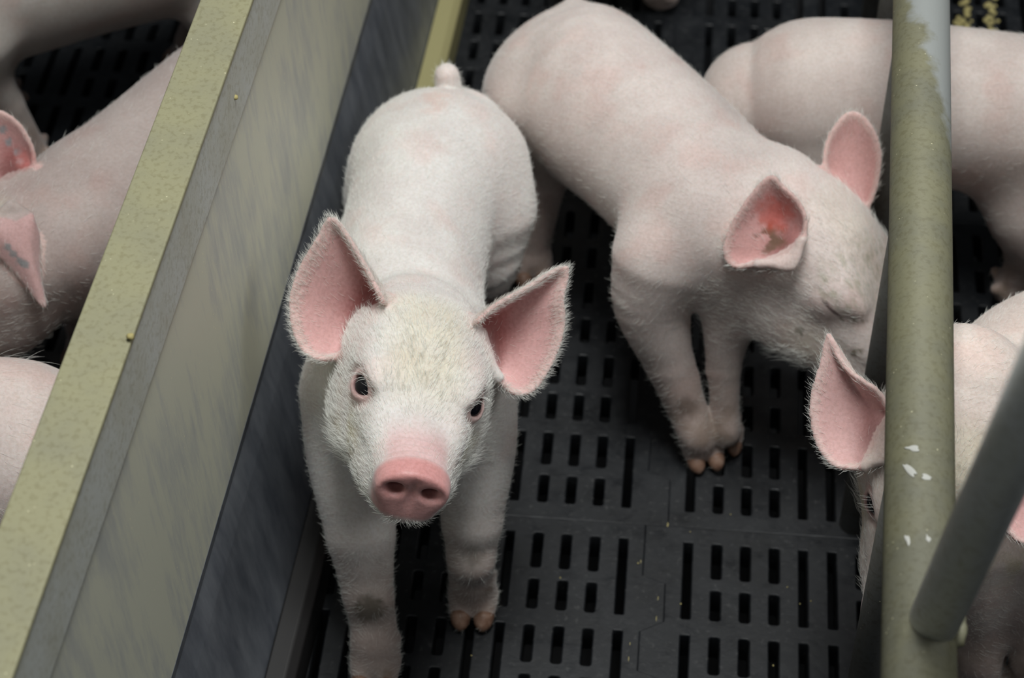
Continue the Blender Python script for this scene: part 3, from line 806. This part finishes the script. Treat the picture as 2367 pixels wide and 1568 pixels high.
        for e in earo:
            D, Tt, Vv, Sd = e.near(V); m = D < 0.006
            jj = np.clip((Vv * (e.nv - 1)).round().astype(int), 0, e.nv - 1)
            od = e.V.reshape(e.nu, e.nv, 3); od = od[-1] - od[e.nu // 2]; od /= np.linalg.norm(od, axis=1, keepdims=True)
            flow[m] = od[jj[m]]
            inn = m & (Sd > 0.0003) & (Tt < 0.9); w[inn] = 0.12 + 0.2 * (Tt[inn] > 0.65); ln[inn] = 0.006 * s; lift[inn] = 0.3
            rim = m & (Tt > 0.86); w[rim] = 3.8; ln[rim] = 0.0065 * s; lift[rim] = 0.25
        fx = V[F]; fa = np.linalg.norm(np.cross(fx[:, 2] - fx[:, 0], fx[:, 3] - fx[:, 1]), axis=1)
        pr = fa * w[F].mean(1); pr = pr / pr.sum()
        pick = rng.choice(len(F), fur, p=pr)
        bw = rng.dirichlet((1, 1, 1, 1), fur)
        Vi = F[pick]; root = (V[Vi] * bw[:, :, None]).sum(1); nn = Nn[Vi[:, 0]]; fl_ = flow[Vi[:, 0]]
        fl_ = fl_ - nn * (fl_ * nn).sum(1, keepdims=True) * 0.95
        fl_ /= np.maximum(np.linalg.norm(fl_, axis=1, keepdims=True), 1e-9)
        fl_ += rng.normal(0, 0.20, fl_.shape); fl_ /= np.linalg.norm(fl_, axis=1, keepdims=True)
        L = ln[Vi[:, 0]] * rng.uniform(0.55, 1.25, fur); lf = lift[Vi[:, 0]] * rng.uniform(0.5, 1.6, fur)
        d0 = fl_ + nn * (lf * 1.7)[:, None]; d0 /= np.linalg.norm(d0, axis=1, keepdims=True)
        d1 = fl_ + nn * (lf * 0.5)[:, None]; d1 /= np.linalg.norm(d1, axis=1, keepdims=True)
        p0 = root - nn * 0.0003; p1 = p0 + d0 * (L * 0.35)[:, None]; p2 = p1 + d1 * (L * 0.35)[:, None]; p3 = p2 + (d1 - nn * 0.12) * (L * 0.3)[:, None]
        pts = np.stack([p0, p1, p2, p3], 1).reshape(-1, 3).astype(np.float32)
        hc = bpy.data.hair_curves.new('fur'); hc.add_curves([4] * fur)
        hc.points.foreach_set('position', pts.ravel())
        ra = hc.attributes.get('radius') or hc.attributes.new('radius', 'FLOAT', 'POINT')
        ra.data.foreach_set('value', np.tile(np.array([0.000065, 0.00006, 0.000045, 0.00001], np.float32), fur))
        hc.materials.append(FUR)
        ho = bpy.data.objects.new('fur', hc); COL.objects.link(ho); ho.parent = o; ho['kind'] = 'stuff'
    print('PIG', name, len(V), 'verts', round(time.time() - t0, 1), 's')
    return o, W
def px_ear(base_px, rim_px, p0, n, cup, flip=False, **kw):
    kw.setdefault('th1', 0.0019)
    b_ = [on_plane(x, y, p0, n) for x, y in base_px]; r = [on_plane(x, y, p0, n) for x, y in rim_px]
    return Ear(b_, r, n, cup, **kw)
#=PIGS=
# ---- the white pig that looks up
hO, hF, hU = (-0.2021, 1.009, 0.26), (0.1566, -0.9735, 0.1665), (0.2319, 0.2001, 0.952)
spine = [(-0.2305, 1.366, 0.170, .046, .041, .048), (-0.232, 1.346, 0.171, .068, .063, .072), (-0.236, 1.300, 0.177, .074, .073, .078), (-0.239, 1.25, 0.184, .060, .072, .074),
         (-0.239, 1.19, 0.188, .059, .070, .073), (-0.234, 1.13, 0.190, .062, .070, .076), (-0.224, 1.08, 0.194, .067, .068, .080), (-0.214, 1.045, 0.203, .060, .058, .076)]
neck = [(-0.224, 1.09, 0.20, .056, .054, .065), (-0.212, 1.045, 0.225, .050, .046, .062), (-0.204, 1.015, 0.245, .046, .038, .055)]
legs = [([(-0.258, 1.055, 0.180, .040), (-0.256, 1.030, 0.140, .035), (-0.246, 0.992, 0.100, .0255), (-0.238, 0.970, 0.055, .0188), (-0.232, 0.955, 0.030, .0170), (-0.229, 0.940, 0.016, .0150)], (0.05, -1, 0)),
        ([(-0.178, 1.070, 0.180, .039), (-0.170, 1.050, 0.140, .033), (-0.166, 1.018, 0.095, .0225), (-0.166, 1.010, 0.058, .0178), (-0.1665, 1.016, 0.030, .0165), (-0.165, 1.010, 0.016, .0150)], (0.08, -1, 0)),
        ([(-0.262, 1.29, 0.150, .046), (-0.268, 1.28, 0.115, .034), (-0.266, 1.33, 0.075, .0190), (-0.266, 1.318, 0.03, .016), (-0.266, 1.312, 0.016, .015)], (0, -1, 0)),
        ([(-0.202, 1.29, 0.150, .049), (-0.198, 1.28, 0.115, .035), (-0.196, 1.33, 0.075, .0190), (-0.196, 1.318, 0.03, .016), (-0.196, 1.312, 0.016, .015)], (0, -1, 0))]
tail = [(-0.233, 1.358, 0.196, .020), (-0.2345, 1.366, 0.206, .0135), (-0.236, 1.371, 0.219, .0112), (-0.237, 1.373, 0.230, .0100)]
eR = frame(hF, hU); hW = lambda p: np.asarray(hO) + eR @ np.asarray(p, float)
toC = -ray(900, 750); toC /= np.linalg.norm(toC)
nR = toC + np.array([-0.25, 0, 0.0]); nL = toC + np.array([0.25, 0, 0.0])
earR = px_ear([(893, 700), (868, 745), (838, 790), (800, 822)],
              [(893, 700), (845, 610), (803, 540), (768, 506), (735, 560), (697, 622), (676, 690), (680, 760), (705, 812), (748, 831), (800, 822)], hW((-0.020, -0.036, 0.030)), nR, 0.027, curl=-0.008)
earL = px_ear([(1094, 745), (1110, 790), (1132, 835), (1158, 880)],
              [(1094, 745), (1140, 706), (1210, 668), (1303, 617), (1296, 690), (1300, 745), (1285, 810), (1255, 870), (1225, 905), (1185, 908), (1158, 880)], hW((-0.020, 0.036, 0.030)), nL, 0.027, curl=-0.008)
def seen(V, P, ax):                       # distance across the line of sight
    d = V - P; return np.linalg.norm(d - np.outer(d @ ax, ax), axis=1)
def marks1(V, Nn, C, L):
    n = vnoise(V, 240, 21); n2 = vnoise(V, 480, 22)
    for px, py, r, z, a in ((850, 1408, .012, .06, .75), (1095, 1283, .0075, .08, .45), (880, 1300, .004, .09, .2)):  # knee dirt; the second patch paints the shade of a leg crease
        C = lerp3(C, np.array([0.10, 0.085, 0.055]), a * (V[:, 2] < 0.11) * smooth01(seen(V, at(px, py, z), toC) + .007 * n + .003 * n2, r + .008, r))
    P = at(1010, 235, .24)
    return lerp3(C, np.array([0.70, 0.47, 0.40]), 0.45 * smooth01(seen(V, P, toC) + .010 * n, .022, .008))
pig('pig', 'white pig standing by the grey divider, looking up with wide pink ears', 'young pigs in the slatted pens', spine, (hO, hF, hU, 1.0), legs, [earR, earL], tail, neck=neck, vox=0.0017, fur=70000, lashes=True, marks=marks1, extra=[Ell((-0.1645, 0.999, 0.068), (.0165, .013, .015), .008), Ell((-0.2355, 0.9605, 0.060), (.0175, .013, .016), .008), Ell((-0.230, 0.944, 0.030), (.0165, .012, .012), .008), Ell((-0.165, 1.008, 0.031), (.0155, .012, .011), .008)])
GRP = 'young pigs in the slatted pens'
def row(px, py, z, *r): return (*at(px, py, z), *r)

# ---- second pig: rump away, head down to the fence, eye shut
spine = [row(1335, 115, 0.160, .038, .042, .05), row(1345, 165, 0.168, .061, .066, .074), row(1385, 235, 0.176, .070, .076, .077), row(1480, 315, 0.182, .068, .073, .075),
         row(1565, 395, 0.187, .067, .071, .075), row(1625, 465, 0.192, .067, .068, .070), row(1670, 515, 0.200, .060, .056, .058)]
hF, hU = (0.70, -0.56, -0.44), (0.46, 0.02, 0.89)
hO = at(1898, 602, 0.183)
neck = [row(1625, 470, 0.20, .058, .056, .060), row(1730, 525, 0.205, .053, .050, .054), row(1820, 565, 0.20, .049, .043, .052), row(1890, 593, 0.185, .046, .040, .050)]
def xy(P, z, r, dx=0, dy=0): return (P[0] + dx, P[1] + dy, z, r)
fa = at(1640, 1072, 0); fb = at(1690, 1045, 0)
legs = [([xy(at(1530, 600, .18), .18, .040), xy(at(1508, 705, .14), .14, .031), xy(at(1545, 835, .09), .09, .0195), xy(at(1586, 940, .05), .05, .0165), xy(at(1610, 1005, .03), .03, .0155), xy(fa, .016, .0145, -.008, .010)], (0.35, -1, 0), .93),
        ([xy(at(1690, 640, .17), .17, .028), xy(at(1682, 750, .125), .125, .020), xy(at(1674, 850, .085), .085, .0135), xy(at(1675, 940, .05), .05, .0120), xy(at(1678, 1000, .03), .03, .0118), xy(fb, .016, .0112, -.006, .012)], (0.1, -1, 0), .78),
        ([xy(at(1250, 230, .155), .155, .050), xy(at(1272, 330, .12), .12, .037), xy(at(1252, 430, .085), .085, .0200), xy(at(1232, 560, .03), .03, .0160), xy(at(1226, 600, .016), .016, .0152)], (0.3, -1, 0)),
        ([xy(at(1430, 165, .15), .15, .042), xy(at(1455, 220, .12), .12, .033), xy(at(1460, 300, .075), .075, .020), xy(at(1450, 400, .03), .03, .0165), xy(at(1450, 430, .016), .016, .0155)], (0.3, -1, 0))]
eR2 = frame(hF, hU); hW2 = lambda p: np.asarray(hO) + eR2 @ np.asarray(p, float)
toC = -ray(1800, 540); toC /= np.linalg.norm(toC)
EP2 = hW2((-0.020, -0.042, 0.036)) + toC * 0.026
ear1 = px_ear([(1858, 548), (1832, 588), (1795, 606), (1745, 612)],
              [(1858, 548), (1862, 505), (1842, 462), (1808, 432), (1783, 408), (1745, 442), (1712, 488), (1684, 540), (1676, 590), (1700, 617), (1745, 612)], EP2, toC + np.array([-.15, -.1, 0]), 0.017, nv=26, dark=0.6)
ear2 = px_ear([(1918, 436), (1940, 455), (1968, 472), (2000, 486)],
              [(1918, 436), (1908, 395), (1908, 345), (1926, 300), (1962, 261), (1996, 272), (2024, 315), (2034, 365), (2026, 425), (2014, 462), (2000, 486)], hW2((-0.022, 0.034, 0.034)), toC + np.array([0.1, -.2, 0]), 0.012, nv=26, dark=0.12)
def seen(V, P, ax):                       # distance across the line of sight from an ear's face
    d = V - P; return np.linalg.norm(d - np.outer(d @ ax, ax), axis=1)
def marks2(V, Nn, C, L):
    n1 = vnoise(V, 260, 31); n2 = vnoise(V, 520, 32)
    D = ear1.near(V)[0] < 0.006
    P = on_plane(1778, 548, EP2, toC)
    C = lerp3(C, np.array([0.15, 0.085, 0.05]), 0.92 * D * smooth01(seen(V, P, toC) * 1.0 + 0.010 * n1 + 0.006 * n2, 0.021, 0.013))  # dark brown centre at the ear canal
    P = on_plane(1793, 492, EP2, toC)
    C = lerp3(C, np.array([0.60, 0.10, 0.07]), 0.65 * D * smooth01(seen(V, P, toC) + 0.010 * n1, 0.024, 0.011))
    H = L['H']
    f = L['inh'] * smooth01(H[:, 2], 0.008, 0.025) * smooth01(np.abs(H[:, 0] - 0.028), 0.032, 0.008)
    C = lerp3(C, np.array([0.42, 0.41, 0.31]), 0.8 * f * smooth01(L['bl2'] * 0.4 + vnoise(H * [1, 3, 1], 190, 9) * 0.6, 0.4, 0.8))
    # shut lid: a dark slit with pinker creases round it
    o = np.array([0.50, -0.80, 0.34]); o /= np.linalg.norm(o); h = np.array([0.86, 0.50, -0.10]); h -= o * (h @ o); h /= np.linalg.norm(h); v = np.cross(o, h); v = -v if v[2] < 0 else v
    d = H - (EYE_C * [1, -1, 1] + [-.012, 0, -.001]); dh = d @ h; dv = d @ v
    sl = L['inh'] * (d @ o > 0.004) * smooth01(np.abs(dh - 0.003), 0.0115, 0.007) * smooth01(np.abs(dv - np.clip(-.0004 - dh * .15, -.001, .003)), 0.0016, 0.0006)
    C = lerp3(C, np.array([0.09, 0.045, 0.045]), 0.9 * sl)
    for px, py, r in ((1972, 738, .0028), (1996, 742, .0022), (1975, 815, .0030), (1988, 812, .0022), (1945, 735, .0018), (1850, 765, .004), (1600, 0, 0)):
        if r: C = lerp3(C, np.array([0.17, 0.14, 0.08]), 0.7 * L['inh'] * smooth01(seen(V, on_plane(px, py, hW2((0.05, -0.03, 0.01)), toC), toC) + .003 * n2, r + .002, r))
    P = at(1588, 938, 0.055)
    return lerp3(C, np.array([0.12, 0.08, 0.055]), 0.65 * (V[:, 2] < .09) * smooth01(seen(V, P, toC) + .006 * n1, .015, .006))
pig('pig', 'pink pig with shut eye, turned to the round rail, one ear dark inside', GRP, spine, (hO, hF, hU, 1.10), legs, [ear1, ear2], [row(1330, 60, .20, .012), row(1325, 30, .215, .009), row(1325, 5, .21, .006)],
    neck=neck, vox=0.0021, fur=26000, tone=(0.75, 0.665, 0.635), pink=(0.68, 0.40, 0.385), marks=marks2, closed=True, stains=0.35, extra=[Ell(at(1265, 200, .16), (.046, .05, .055), .02)])

# ---- fourth pig: head under the round rail, ear through the fence
hF, hU = (-0.17, -0.64, -0.75), (0.03, -0.75, 0.65)
hO = np.array([0.1635, 1.000, 0.233])
spine = [(0.425, 1.290, .165, .040, .045, .05), (0.405, 1.270, .172, .060, .064, .07), (0.365, 1.232, .178, .067, .074, .078), (0.315, 1.188, .185, .065, .073, .077), (0.265, 1.140, .192, .066, .075, .077), (0.232, 1.100, .200, .064, .075, .078), (0.212, 1.070, .205, .056, .066, .072)]
neck = [(0.236, 1.10, .206, .060, .060, .064), (0.212, 1.062, .230, .055, .052, .06), (0.192, 1.030, .240, .046, .044, .055), (0.176, 1.006, .240, .041, .036, .05)]
fa = at(2262, 1620, 0); fb = at(2385, 1610, 0)
legs = [([xy(at(2245, 1230, .16), .16, .042), xy(at(2255, 1340, .115), .115, .032), xy(at(2260, 1440, .07), .07, .022), xy(at(2262, 1520, .04), .04, .018), xy(fa, .016, .0155, 0, .012)], (0, -1, 0)),
        ([xy(at(2420, 1230, .16), .16, .042), xy(at(2410, 1340, .115), .115, .032), xy(at(2395, 1440, .07), .07, .022), xy(at(2388, 1520, .04), .04, .018), xy(fb, .016, .0155, 0, .012)], (0, -1, 0)),
        ([(0.34, 1.26, .15, .048), (0.33, 1.245, .11, .034), (0.36, 1.28, .07, .02), (0.35, 1.27, .03, .016), (0.347, 1.267, .016, .0155)], (0, -1, 0)),
        ([(0.40, 1.20, .15, .048), (0.39, 1.185, .11, .034), (0.42, 1.22, .07, .02), (0.41, 1.21, .03, .016), (0.407, 1.207, .016, .0155)], (0, -1, 0))]
eR4 = frame(hF, hU); hW4 = lambda p: np.asarray(hO) + eR4 @ np.asarray(p, float)
toC = -ray(1980, 980); toC /= np.linalg.norm(toC)
ear1 = px_ear([(2058, 960), (2040, 1010), (2022, 1050), (1995, 1082)],
              [(2058, 960), (2030, 905), (1975, 868), (1940, 830), (1915, 775), (1900, 840), (1880, 905), (1877, 970), (1895, 1035), (1935, 1078), (1995, 1082)], hW4((-0.015, -0.042, 0.034)), toC + np.array([-.25, -.1, 0]), 0.018, nv=26, dark=0.45)
ear2 = px_ear([(2285, 1030), (2298, 1080), (2305, 1130), (2308, 1185)],
              [(2285, 1030), (2330, 1005), (2390, 1020), (2440, 1070), (2455, 1140), (2430, 1215), (2380, 1255), (2335, 1235), (2308, 1185)], hW4((-0.010, 0.050, 0.022)) + toC * 0.012, toC + np.array([.35, -.1, 0]), 0.010, nv=22)
pig('pig', 'pale pig partly under the round rail, one pink ear poking through the fence', GRP, spine, (hO, hF, hU, 1.0), legs, [ear1, ear2], None, neck=neck, vox=0.0021, fur=22000, tone=(0.80, 0.70, 0.645), lashes=True)

# ---- standing pigs, in their own frame first (x to the head), then placed
def standing(name, label, origin, yaw, s=1.0, head_dir=(1, 0, -0.5), head_at=(0.215, 0, 0.20), bend=0.0, gait=(0, 0, 0, 0), vox=0.0035, fur=0, ears=None, tone=(0.72, 0.57, 0.53), marks=None, show_tail=True, **kw):
    cy, sy = math.cos(yaw), math.sin(yaw)
    def T(p):
        x, y, z = p[0] * s, p[1] * s, p[2] * s
        y += bend * max(0, x) ** 2
        return (origin[0] + cy * x - sy * y, origin[1] + sy * x + cy * y, z)
    def Tr(r): return (*T(r[:3]), *[q * s for q in r[3:]])
    sp = [(-.212, 0, .178, .054, .056, .064), (-.192, 0, .182, .064, .070, .076), (-.165, 0, .186, .070, .078, .080), (-.105, 0, .192, .068, .078, .080), (-.035, 0, .194, .068, .076, .080), (.03, 0, .194, .071, .072, .082), (.09, 0, .195, .072, .070, .082), (.125, 0, .198, .062, .062, .076)]
    h = np.array(head_at, float)
    nk = [(.085, 0, .20, .062, .062, .074), tuple(np.array([.105, 0, .205]) * .5 + h * .5) + (.056, .052, .066), tuple(np.array([.105, 0, .205]) * .12 + h * .88) + (.048, .042, .054)]
    lg = []
    for i, (x, y, fr) in enumerate(((.095, .045, 1), (.095, -.045, 1), (-.165, .045, 0), (-.165, -.045, 0))):
        g = gait[i]
        if fr: rows = [(x, y, .165, .046), (x - .005, y, .125, .033), (x + g * .5, y, .085, .0215), (x + g * .8, y, .045, .0175), (x + g, y, .016, .0155)]
        else: rows = [(x + .012, y * .8, .145, .040), (x + .022, y, .115, .034), (x - .03 + g * .6, y, .075, .0205), (x - .018 + g, y, .03, .0165), (x - .014 + g, y, .016, .0155)]
        d = np.array(T((1, 0, 0))) - np.array(T((0, 0, 0)))
        d = np.array([cy, sy, 0])
        lg.append(([Tr(r) for r in rows], d))
    hd = np.array(head_dir, float); hw = np.array([cy * hd[0] - sy * hd[1], sy * hd[0] + cy * hd[1], hd[2]])
    O = np.array(T(head_at)); R = frame(hw, (0, 0, 1))
    if ears is None:
        ears = []
        for sg in (1, -1):
            w = lambda p: O + R @ (np.array([p[0], sg * p[1], p[2]]) * s)
            b_ = [w(p) for p in ((-.008, .028, .040), (-.018, .036, .034), (-.026, .042, .024), (-.030, .046, .012))]
            r_ = [w(p) for p in ((-.008, .028, .040), (-.012, .034, .066), (-.022, .046, .088), (-.030, .060, .098), (-.040, .078, .088), (-.044, .088, .066), (-.044, .086, .040), (-.040, .070, .018), (-.030, .046, .012))]
            ears.append(Ear(b_, r_, R @ np.array([.85, sg * .45, .1]), .014 * s, nv=20, nu=12))
    tl = [Tr((-.236, 0, .21, .011)), Tr((-.255, .004, .215, .008)), Tr((-.265, .010, .195, .006))]
    if not show_tail: tl = None
    return pig(name, label, GRP, [Tr(r) for r in sp], (O, hw, (0, 0, 1), s), lg, ears, tl, neck=[Tr(r) for r in nk], vox=vox, s=s, fur=fur, tone=tone, marks=marks, **kw)

standing('pig', 'pale pig standing broadside behind the pink pig, crossed by the round rail', (0.214, 1.450), -0.02, 0.92, head_dir=(0.75, -0.45, -0.7), head_at=(0.215, -0.03, 0.165), gait=(-.02, -.05, 0, .02), extra=[Ell((0.275, 1.415, 0.105), (.055, .045, .05), .03)], tone=(0.66, 0.585, 0.55), show_tail=False, vox=0.003, fur=6000, fur_len=0.008)
standing('pig', 'pig far back, only one shaded hind leg showing behind the pink pig', (0.5 * (at(1535, 20, 0)[0] + at(1310, 20, 0)[0]), at(1535, 20, 0)[1] + 0.18), math.pi / 2, 1.0, vox=0.004)

# ---- beyond the divider
hF, hU = (-0.86, -0.40, -0.32), (0, 0, 1)
hO = at(-30, 625, 0.20)
spine = [row(610, 190, .165, .038, .042, .05), row(580, 215, .17, .056, .060, .07), row(530, 255, .175, .063, .068, .074), row(440, 325, .183, .061, .067, .073), row(340, 410, .188, .061, .066, .073), row(240, 490, .19, .064, .064, .076), row(190, 530, .195, .060, .058, .072)]
neck = [row(230, 495, .20, .056, .054, .066), row(120, 555, .205, .052, .048, .060), row(20, 605, .20, .046, .040, .052)]
P5 = [np.array([*at(240, 490, .19)[:2], 0]), np.array([*at(540, 245, .17)[:2], 0])]
ax5 = P5[0] - P5[1]; ax5 /= np.linalg.norm(ax5); sd5 = np.array([-ax5[1], ax5[0], 0])
legs = []
for base, hind in ((P5[0], 0), (P5[1], 1)):
    for sg in (1, -1):
        q = base + sd5 * sg * 0.045
        if not hind: rr = [(*q[:2], .165, .046), (*q[:2], .125, .033), (*q[:2], .085, .0215), (*q[:2], .045, .0175), (*q[:2], .016, .0155)]
        else: rr = [(*(q - sd5 * sg * .008)[:2], .150, .040), (*(q + ax5 * .02)[:2], .11, .034), (*(q - ax5 * .03)[:2], .075, .0205), (*(q - ax5 * .018)[:2], .03, .0165), (*(q - ax5 * .014)[:2], .016, .0155)]
        legs.append((rr, ax5))
eR5 = frame(hF, hU); hW5 = lambda p: np.asarray(hO) + eR5 @ np.asarray(p, float)
toC = -ray(60, 560); toC /= np.linalg.norm(toC)
ear1 = px_ear([(72, 500), (40, 498), (5, 503), (-35, 515)],
              [(72, 500), (88, 545), (86, 600), (93, 655), (104, 712), (72, 672), (40, 630), (5, 596), (-30, 566), (-45, 545), (-35, 515)], hW5((-0.020, 0.046, 0.030)), toC, -0.008, nv=24, dark=0.1)
ear2 = px_ear([(78, 392), (50, 408), (15, 425), (-25, 440)],
              [(78, 392), (77, 352), (62, 314), (38, 282), (5, 261), (-30, 258), (-60, 285), (-70, 340), (-55, 400), (-25, 440)], hW5((-0.020, -0.040, 0.034)), toC + np.array([0, -.2, 0]), 0.010, nv=24)
INKS = [((18, 572), 7), ((30, 588), 6), ((46, 604), 7), ((58, 612), 6)]
INKS2 = [((6, 300), 7), ((20, 328), 7), ((42, 352), 7), ((48, 372), 6)]
def marks5(V, Nn, C, L):
    n = vnoise(V, 400, 41)
    for e, lst, p0, nn, colr in ((ear1, INKS, hW5((-0.020, 0.046, 0.030)), toC, (0.30, 0.33, 0.34)), (ear2, INKS2, hW5((-0.020, -0.040, 0.034)), toC, (0.30, 0.34, 0.36))):
        D = e.near(V)[0] < 0.006
        for (x, y), r in lst:
            P = on_plane(x, y, p0, nn); d = seen(V, P, toC) + 0.0022 * n
            C = lerp3(C, np.array(colr), 0.85 * D * smooth01(d, r * 0.00046 + .0018, r * 0.0003 + .0010))
    P = on_plane(60, 366, hW5((-0.020, -0.040, 0.034)), toC)
    C = lerp3(C, np.array([0.60, 0.20, 0.18]), 0.6 * D * smooth01(seen(V, P, toC) + .004 * n, .013, .006))
    return C
pig('pig', 'pink pig beyond the grey divider, ears inked with grey marks', GRP, spine, (hO, hF, hU, 1.0), legs, [ear1, ear2], None, neck=neck, vox=0.0022, fur=8000, tone=(0.50, 0.425, 0.40), marks=marks5)  # tone darkened in place of the dimmer light beyond the divider
standing('pig', 'shaded pig standing crosswise at the far end beyond the divider', (-0.625, 1.53), math.atan2(-.53, -.85), 1.0, gait=(-.04, -.04, .05, .05), head_at=(0.22, 0.02, 0.17), vox=0.0038, tone=(0.55, 0.515, 0.48))  # tone darkened to stand in for the dim far end
standing('pig', 'pale pig close beyond the divider, only a patch of its back showing', (-0.650, 0.915), math.pi + 0.20, 1.03, vox=0.0035, fur=5000, fur_len=0.014, tone=(0.80, 0.70, 0.66))
print('SCRIPT', round(time.time() - T0, 1))
